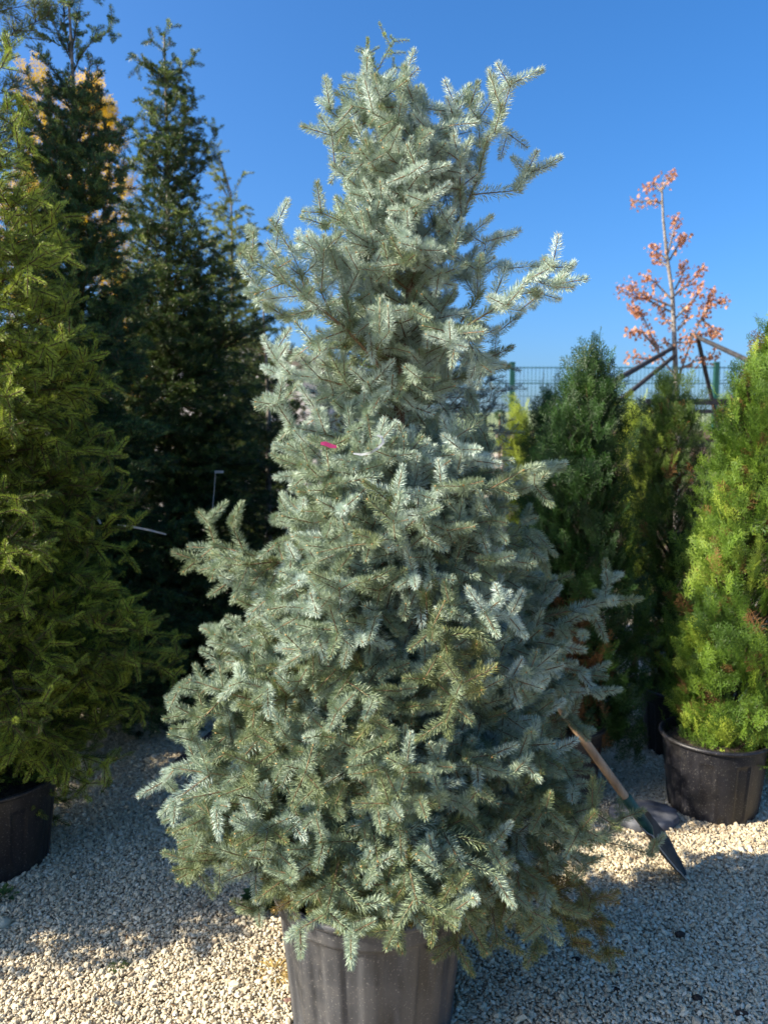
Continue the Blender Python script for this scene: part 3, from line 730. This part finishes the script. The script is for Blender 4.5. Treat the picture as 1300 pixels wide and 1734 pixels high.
def ball_tree(px,py,Y,r,label,mat,seed):
    c=at(px,py,Y); rng=np.random.default_rng(seed); root=thing('topiary_tree',label,'tree',(c[0],c[1],0),'clipped balls in the distance')
    mb=MB(); mb.tube([(c[0],c[1],0),(c[0],c[1],c[2])],[.02,.012],6); mb.build('trunk',M_dtwig,root,root.location)
    sp=[]
    for i in range(170):
        d=unit(rng.normal(0,1,3)); sp.append((c+d*r*.55,d,unit(rng.normal(0,1,3)),r*4.5*rng.uniform(.7,1),.4+rng.normal(0,.1)))
    mb=MB(); put_fans(mb,sp,rng); mb.build('crown',[mat],root,root.location)
ball_tree(812,716,8.2,.085,'small dark clipped ball on a stem, larger left one of two',M_thdark,171)
ball_tree(846,702,8.6,.06,'tiny dark clipped ball on a stem, right one of two',M_thdark,172)
thuja('round_shrub','low bright green shrub under the clipped balls','shrub',7.6,[(795,900),(795,760)],
  [(900,765,830),(800,765,828),(760,775,818),(740,785,808)],30,9,M_lime,181,size=1.1,tint=.3,stems=False)
thuja('round_shrub','olive rounded bush far behind the bright thuja','shrub',8.4,[(1255,950),(1255,700)],
  [(900,1195,1330),(800,1195,1325),(720,1215,1310),(670,1235,1290),(650,1245,1275)],50,10,M_thlit,191,size=1.5,tint=.4,stems=False)

# copper-leaved young tree with its props
def copper_tree():
    Y=8.0; rng=np.random.default_rng(77); rnd=random.Random(77)
    P=lambda x,y,dy=0: at(x,y,Y+dy)
    base=P(1148,760); base[2]=0
    root=thing('copper_tree','young bare tree with copper orange leaves held by dark props','tree',base)
    mb=MB(); tr=[base,P(1148,760),P(1142,600),P(1138,500),P(1128,430),P(1122,370),P(1120,320),P(1123,300)]
    mb.tube(tr,[.045,.034,.027,.021,.017,.013,.009,.005],8); mb.build('trunk',M_grey,root,base)
    br=[[(1120,345),(1105,340),(1070,342)],[(1120,325),(1105,310),(1092,318)],[(1121,320),(1130,305),(1139,293)],
        [(1130,430),(1140,390),(1146,368)],[(1132,440),(1115,430),(1102,418)],[(1134,455),(1115,440),(1107,430)],[(1133,440),(1150,410),(1160,402)],
        [(1140,510),(1110,480),(1090,466)],[(1140,530),(1100,510),(1045,490)],[(1140,520),(1090,500),(1064,482)],[(1142,500),(1165,480),(1190,455)],[(1142,490),(1155,465),(1157,445)],[(1142,540),(1180,500),(1185,485)],
        [(1144,640),(1115,600),(1090,540),(1070,520)],[(1110,590),(1085,560),(1064,562)],[(1115,605),(1090,608),(1066,604)],[(1145,650),(1165,590),(1190,530),(1206,495)],[(1180,550),(1200,520),(1228,505)],
        [(1185,540),(1200,550),(1215,570)],[(1146,560),(1162,540),(1166,520)],[(1150,625),(1180,610),(1212,604)],[(1144,590),(1130,580),(1110,585)],[(1143,560),(1125,540),(1118,520)],[(1145,580),(1160,580),(1172,570)],[(1170,570),(1195,565),(1215,567)]]
    wb=MB(); lv=[]; tn=[]
    for b in br:
        dy=[0]+[rnd.uniform(-.25,.25)]*(len(b)-1)
        pts=np.array([P(x,y,d*k/len(b)) for k,((x,y),d) in enumerate(zip(b,dy))])
        wb.tube(pts,np.linspace(.012,.004,len(pts)),5)
        L=np.linalg.norm(np.diff(pts,axis=0),axis=1).sum()
        for j in range(int(L*170)+8):
            t=(1-rnd.random()**1.4*.8)*(len(pts)-1); k=min(int(t),len(pts)-2); p=pts[k]+(pts[k+1]-pts[k])*(t-k)+rng.normal(0,.028,3)
            d=unit(rng.normal(0,1,3)+[0,0,-.2]); s=unit(np.cross(d,rng.normal(0,1,3))); nn_=np.cross(d,s); l=rnd.uniform(.028,.060)
            lv.append([p,p+d*l*.5+s*l*.32+nn_*l*.12,p+d*l,p+d*l*.5-s*l*.32+nn_*l*.12]); tn+= [min(1,max(0,rnd.gauss(.55,.22)))]*4
    wb.build('branches',M_grey,root,base)
    lb=MB(); lb.add(np.array(lv).reshape(-1,3),np.arange(len(lv)*4).reshape(-1,4),0,np.array(tn)); lb.build('crown',M_red,root,base)
    M_prop=noisy('dark_timber',(.022,.022,.024),(.05,.048,.048),20,.8)
    sb=thing('tree_support','dark timber props leaning together round the copper-leaved tree','tree stake',base)
    for a,b in (((1140,588,0),(1040,645,-1.2)),((1142,602,0),(1035,690,-.9)),((1170,566,0),(1275,615,-.8)),((1180,570,.0),(1210,700,.3))):
        s=P(*a); e=P(*b); d=e-s; k=s[2]/-d[2]; e=s+d*min(k,6) if k<6 else e
        e[2]=max(e[2],0)
        mb=MB(); mb.tube([s,e],[.022,.026],8); mb.build('prop',M_prop,sb,base)
copper_tree()

# ------------------------------------------------------------------ fence, wall, rack, house, hills
M_fence=noisy('green_coated_steel',(.012,.060,.045),(.018,.085,.062),30,.45)
def fence():
    Y=10.; z_top=at(650,620,Y)[2]; x0=at(866,700,Y)[0]; sp=2.62
    root=thing('mesh_fence','green welded mesh fence with square posts along the yard','fence',(x0,Y,0))
    o=np.array([x0,Y,0])
    for k in (-.45,0,1,2,3):
        x=x0+k*sp; mb=MB(); mb.box((x,Y,z_top/2+.02),(.06,.06,z_top+.04)); mb.box((x,Y,z_top+.045),(.066,.066,.012)); mb.build('post',M_fence,root,o)
        if k==3: break
        full=sp; sp_=sp if k>=0 else .45*sp
        mb=MB(); xs=np.arange(x+.05,x+sp_-.03,.05)
        for xx in xs: mb.box((xx,Y,z_top/2+.25),(.0042,.0042,z_top-.5))
        for zz in np.arange(.3,z_top,.2): mb.box((x+sp_/2,Y+.006,zz),(sp_-.06,.005,.005))
        for zz in (z_top-.02,z_top-.22): mb.box((x+sp_/2,Y-.007,zz),(sp_-.06,.008,.012))
        mb.build('mesh_panel',M_fence,root,o)
fence()
M_wall=noisy('brown_masonry',(.20,.145,.115),(.30,.22,.175),12,.9,.3)
mb=MB(); Yw=9.2; zt=at(650,742,Yw)[2]; mb.box((4.6,Yw,zt/2),(6.4,.2,zt)); mb.box((4.6,Yw,zt+.045),(6.5,.28,.09))
tag(mb.build('garden_wall',M_wall,None,(4.6,Yw,0)),'brown masonry wall with flat coping seen low between two thujas','wall')
M_blk=noisy('black_steel',(.012,.012,.014),(.03,.03,.032),20,.5)
rk=thing('metal_rack','black steel rail frame crossing behind the middle thuja','rack',(at(1190,680,6.5)[0],6.5,0))
for px in (1095,1262):
    p=at(px,680,6.5); mb=MB(); mb.box((p[0],6.5,p[2]/2),(.05,.05,p[2])); mb.build('post',M_blk,rk,rk.location)
for py,t in ((681,.05),(697,.03)):
    a=at(1095,py,6.5); b=at(1262,py,6.5); mb=MB(); mb.box(((a[0]+b[0])/2,6.46,a[2]),(b[0]-a[0]+.05,.03,t)); mb.build('rail',M_blk,rk,rk.location)

def house():
    Y=13.; c=at(440,650,Y); o=(c[0],Y+2.5,0)
    root=thing('house','pale grey rendered house with low brown roof behind the conifers','house',o)
    Mw=noisy('pale_render',(.50,.45,.41),(.60,.55,.50),6,.9,.1); Mr=noisy('brown_roof',(.12,.08,.06),(.2,.14,.11),14,.85,.3,stretch=(1,8,1))
    xr=at(545,600,Y)[0]; xl=xr-5.; ze=at(540,600,Y)[2]-.25; zr=ze+.75; Y2=Y+5
    mb=MB()
    V=[(xl,Y,0),(xr,Y,0),(xr,Y,ze),((xl+xr)/2,Y,zr),(xl,Y,ze)]; V=V+[(x,Y2,z) for x,y,z in V]
    mb.add(V,[(0,1,2,4),(5,9,7,6),(1,6,7,2),(5,0,4,9)]); mb.add(V,[(4,2,3),(9,8,7)]); mb.build('wall',Mw,root,o)
    mb=MB(); xm=(xl+xr)/2
    for sx,xe in ((1,xr+.3),(-1,xl-.3)):
        ze2=ze-.3*(zr-ze)/2.5
        a=[(xm,Y-.3,zr+.03),(xe,Y-.3,ze2+.03),(xe,Y2+.3,ze2+.03),(xm,Y2+.3,zr+.03)]; b=[(x,y,z+.12) for x,y,z in a]
        mb.add(a+b,[(0,1,2,3),(4,7,6,5),(0,4,5,1),(1,5,6,2),(2,6,7,3),(3,7,4,0)])
    mb.build('roof',Mr,root,o)
    Mg=noisy('window_glass',(.02,.03,.04),(.05,.06,.08),3,.1,spec=.6); Mf=noisy('white_frame',(.7,.7,.68),(.8,.8,.78),10,.5)
    for xx in (xl+1.2,xr-1.3):
        mb=MB(); mb.box((xx,Y-.03,1.6),(1.0,.06,1.2)); f=mb.build('window',Mf,root,o)
        mb=MB(); mb.box((xx,Y-.065,1.6),(.86,.012,1.06)); mb.build('pane',Mg,f,None).location=(-o[0],-o[1],0)
house()
def hills():
    rng=np.random.default_rng(3); mb=MB(); xs=np.linspace(-250,320,80); V=[]
    for k,(y,hh) in enumerate(((130,0),(170,.75),(260,1.),(420,.0))):
        for x in xs:
            h=(6.5+2.8*sin(x*.013+1.2)+1.2*sin(x*.05)+.7*sin(x*.11+k))*hh*(1+.004*max(0,x)) ; V.append((x,y,h-(.5 if hh==0 else 0)))
    n=len(xs); F=[(r*n+i,r*n+i+1,(r+1)*n+i+1,(r+1)*n+i) for r in range(3) for i in range(n-1)]
    mb.add(V,F,0,.5,True)
    m=noisy('wooded_hillside',(.10,.14,.06),(.22,.25,.12),.12,.95,.5,dist=1.5)
    o=mb.build('hills',m); o['kind']='structure'; o['label']='low wooded green hills on the horizon'
hills()

# ------------------------------------------------------------------ shovel
def shovel():
    tip=gnd(1160,1490); top=at(868,1088,2.78)
    ax=unit(top-tip)                                    # along the shaft, upwards
    side=unit(np.cross(ax,np.array([.25,-1.,.35]))); nrm=unit(np.cross(side,ax))
    if nrm[1]>0: nrm=-nrm
    tw=radians(-56); side,nrm=side*cos(tw)+nrm*sin(tw), nrm*cos(tw)-side*sin(tw)
    root=thing('shovel','shovel with wooden shaft and green socket, dark blade down on the gravel','shovel',tip)
    Mw=noisy('shaft_wood',(.30,.19,.11),(.46,.31,.19),14,.6,.1,stretch=(3,3,.3)); Mg=noisy('green_paint',(.015,.055,.045),(.03,.10,.075),40,.5,lo=.4,hi=.6); Mb=noisy('worn_steel',(.025,.022,.02),(.06,.052,.045),22,.6,.1,metal=.3)
    Me=noisy('lit_edge',(.35,.33,.30),(.5,.48,.45),60,.4)  # pale colour for the blade rim, sunlight on the edge painted in
    L=np.linalg.norm(top-tip); P=lambda s,w_=0,n_=0: tip+ax*s+side*w_+nrm*n_
    mb=MB(); ts=np.linspace(.40,L,8); mb.tube([P(s) for s in ts],[.0165,.017,.017,.0165,.016,.016,.0155,.0155],12); mb.build('shaft',Mw,root,tip)
    mb=MB(); mb.tube([P(.24,0,-.006),P(.27),P(.34),P(.43),P(.435)],[.012,.019,.021,.0225,.020],12); so=mb.build('socket',Mg,root,tip)
    # blade: pointed pan, hollow towards the front
    rows=14; cols=13; Vf=[]; Vb=[]
    for i in range(rows):
        t=i/(rows-1); s=.005+.29*t
        wd=.105*(min(1,(t/.45))**.55 if t<.45 else 1)*(1 if t<.88 else 1-.25*(t-.88)/.12)
        for j in range(cols):
            u=-1+2*j/(cols-1); hollow=.030*(u*u)*min(1,t*2+.25) +.02*(1-t)**2
            ridge=-.007*math.exp(-(u/.16)**2)*max(0,t-.2)
            p=P(s,u*wd,hollow-.012+ridge); Vf.append(p); Vb.append(p-nrm*.005)
    V=np.array(Vf+Vb); K=rows*cols
    q=[(i*cols+j,i*cols+j+1,(i+1)*cols+j+1,(i+1)*cols+j) for i in range(rows-1) for j in range(cols-1)]
    mb=MB(); mb.add(V,q+[(d+K,c+K,b+K,a+K) for a,b,c,d in q],0,.5,True)
    ring=[(0*cols+j) for j in range(cols)]+[i*cols+cols-1 for i in range(1,rows)]+[(rows-1)*cols+j for j in range(cols-2,-1,-1)]+[i*cols for i in range(rows-2,0,-1)]
    e=[(ring[k],ring[(k+1)%len(ring)],ring[(k+1)%len(ring)]+K,ring[k]+K) for k in range(len(ring))]
    mb.add(V,e,1); mb.build('blade',[Mb,Me],root,tip)
shovel()

# ------------------------------------------------------------------ small things on the ground and in the trees
def slab():
    c=gnd(1088,1392); rnd=random.Random(8); n=34; mb=MB(); ang=np.arange(n)*2*pi/n
    rr=np.array([1+.04*rnd.uniform(-1,1)+.03*sin(3*a) for a in ang]); prof=[(.96,.0),(1,.012),(.985,.036),(.94,.043),(.6,.046),(.0,.047)]
    V=np.concatenate([np.stack([c[0]+.155*k*rr*np.cos(ang),c[1]+.125*k*rr*np.sin(ang),np.full(n,z+.008)],1) for k,z in prof])
    i=np.arange(len(prof)-1)[:,None]*n; k=np.arange(n)[None]; k2=(k+1)%n
    mb.add(V,np.stack([i+k,i+k2,i+n+k2,i+n+k],2).reshape(-1,4),0,.5,True)
    tag(mb.build('stone_slab',noisy('slate_stone',(.05,.055,.065),(.12,.125,.14),18,.75,.4),None,c),'flat dark grey rounded slab on the gravel behind the shovel','slab')
slab()
def leafy(name,label,cat,c,n,l,mat,spread,seed,wd=.3,up=.8,tint=.4,group=None):
    rng=np.random.default_rng(seed); lv=[]; tn=[]
    for i in range(n):
        az=rng.uniform(0,2*pi); r0=rng.random()**.6*spread; d=unit(np.array([cos(az),sin(az),up*rng.uniform(.4,1.6)])); p=np.array([c[0]+cos(az)*r0*.6,c[1]+sin(az)*r0*.6,.012+rng.random()*spread*.5*up])
        s=unit(np.cross(d,UP)+rng.normal(0,.2,3)); ll=l*rng.uniform(.6,1.1); q=p+d*ll*.5; e=p+d*ll-UP*ll*.25
        lv.append([p,q+s*ll*wd,e,q-s*ll*wd]); tn+=[float(np.clip(tint+rng.normal(0,.18),0,1))]*4
    mb=MB(); mb.add(np.array(lv).reshape(-1,3),np.arange(len(lv)*4).reshape(-1,4),0,np.array(tn)); 
    return tag(mb.build(name,mat,None,c),label,cat,group)
leafy('weed','small dark green weed growing in gravel left of the big pot','weed',gnd(440,1545),190,.05,M_weed,.07,1,up=1.3)
leafy('weed','small green weed at the foot of the left edge pot','weed',gnd(6,1525),40,.035,M_weed,.05,2,tint=.7,group=None)
leafy('grass_tuft','flat olive tuft of withered grass in lit gravel at lower left','grass tuft',gnd(200,1642),90,.03,M_mid,.028,3,wd=.05,up=.2,tint=.15)
leafy('dry_grass','straw yellow dry grass lying beside the left side of the big pot','dry grass',gnd(466,1652),110,.075,M_straw,.05,4,wd=.03,up=.12,tint=.45)
def rock(c,r,label,mat,seed,name='rock',group=None):
    rng=np.random.default_rng(seed); mb=MB(); n=14; rows=8; V=[]
    ph=rng.uniform(0,6,4)
    for i in range(rows+1):
        th=pi*i/rows
        for k in range(n):
            a=2*pi*k/n; q=1+.12*sin(2*a+ph[0])+.08*sin(3*th+ph[1])+.06*sin(5*a+ph[2]); V.append((c[0]+r*q*sin(th)*cos(a),c[1]+r*.8*q*sin(th)*sin(a),.006+r*.55*(1+q*cos(th))))
    mb.add(V,[(i*n+k,(i+1)*n+k,(i+1)*n+(k+1)%n,i*n+(k+1)%n) for i in range(rows) for k in range(n)],0,.5,True)
    return tag(mb.build(name,mat,None,c),label,'stone' if name=='rock' else 'debris',group)
rock(gnd(6,1572),.03,'pale grey-green stone at the left edge of the gravel',noisy('pale_stone',(.30,.33,.26),(.42,.43,.36),40,.8,.3),1)
rock(gnd(488,1702),.014,'reddish brown pebble against the left foot of the big pot',noisy('red_stone',(.16,.09,.07),(.25,.15,.12),60,.8,.3),2)
M_deb=noisy('dark_debris',(.02,.015,.012),(.06,.045,.035),80,.95,.5)
debs=[((975,1630),'dark clod nearest the drooping lower branch'),((1043,1683),'dark clod in the shaded gravel, middle one of its cluster'),((1002,1708),'dark clod lowest left of the shaded gravel cluster'),((1182,1700),'larger dark clod in shaded gravel near right edge'),((1255,1725),'dark clod in the bottom right corner'),((1150,1590),'flat dark bark crumb below the shadow edge')]
for i,((x,y),lb) in enumerate(debs): rock(gnd(x,y),.013 if i<3 else .018,lb,M_deb,20+i,'soil_clod','dark clods lying in the shaded gravel')

def litter():
    rng=np.random.default_rng(17); n=1500
    cx=np.array([hp[0],-1.5,1.45,.9,-.6]); cy=np.array([HY,3.0,3.2,3.3,2.6]); k=rng.integers(0,5,n)
    x=cx[k]+rng.normal(0,.38,n); y=cy[k]+rng.normal(0,.34,n)
    ok=(y>1.9)&(y<4.4)&(np.hypot(x-hp[0],y-HY)>.25); x,y=x[ok],y[ok]; n=len(x); a=rng.uniform(0,2*pi,n); l=rng.uniform(.008,.02,n)
    z=.021+rng.random(n)*.005; d=np.stack([np.cos(a),np.sin(a),rng.normal(0,.15,n)],1); s_=np.stack([-np.sin(a),np.cos(a),0*a],1)
    p=np.stack([x,y,z],1); V=np.stack([p-d*l[:,None],p+s_*.0011,p+d*l[:,None],p-s_*.0011+[0,0,.0006]],1)
    mb=MB(); mb.add(V.reshape(-1,3),np.arange(n*4).reshape(-1,4),0,np.repeat(rng.random(n)*.7,4))
    o=mb.build('needle_litter',M_dead); o['kind']='stuff'; o['label']='fallen brown needles scattered over the gravel'; o['category']='litter'
litter()
M_white=noisy('white_plastic',(.42,.44,.43), (.55,.56,.55),30,.4); M_pink=noisy('pink_tape',(.28,.02,.09),(.38,.04,.13),30,.5)
def ribbon(name,label,cat,pts,wd,mat,th=.0012,nv=(0,0,1)):
    pts=np.array(pts); mb=MB(); n=len(pts); V=[]
    for i in range(n):
        d=unit(pts[min(i+1,n-1)]-pts[max(0,i-1)]); s=unit(np.cross(d,np.array([0.2,-1.,.2]))); nn_=np.cross(d,s); ww=wd*(1 if 0<i<n-1 else .6)
        V+=[pts[i]+s*ww/2+nn_*th/2,pts[i]-s*ww/2+nn_*th/2,pts[i]-s*ww/2-nn_*th/2,pts[i]+s*ww/2-nn_*th/2]
    F=[(i*4+k,i*4+(k+1)%4,i*4+4+(k+1)%4,i*4+4+k) for i in range(n-1) for k in range(4)]+[(3,2,1,0),(n*4-4,n*4-3,n*4-2,n*4-1)]
    mb.add(V,F); return tag(mb.build(name,mat,None,pts[0]),label,cat)
q=1.89
ribbon('plant_tag','magenta plastic tag caught among needles of the blue spruce','tag',[at(x,y,q) for x,y in ((543,751),(550,751),(560,755),(570,757))],.011,M_pink)
ribbon('tag_loop','curved white plastic tag loop beside the magenta tag','tag',[at(x,y,q-.01) for x,y in ((598,768),(612,770),(626,767),(640,759),(649,749),(646,740),(638,737))],.006,M_white)
lb=thing('label_stake','white wire label stake in the dark spruces','label',at(361,860,4.55))
mb=MB(); mb.tube([at(360,862,4.55),at(363,830,4.55),at(365,799,4.55)],.0022,6); mb.build('stake',M_white,lb,lb.location)
mb=MB(); mb.box(at(371,799,4.55),(.05,.012,.014),None); mb.build('label_plate',M_white,lb,lb.location)
ribbon('plant_tag','long white plastic strip lying in the dark fir branches','tag',[at(x,y,3.75) for x,y in ((200,889),(225,892),(255,898),(282,905))],.010,M_white)
ribbon('plant_tag','short white strip tip between fir and yellow-green spruce','tag',[at(x,y,3.55) for x,y in ((162,873),(167,880),(171,887))],.012,M_white)
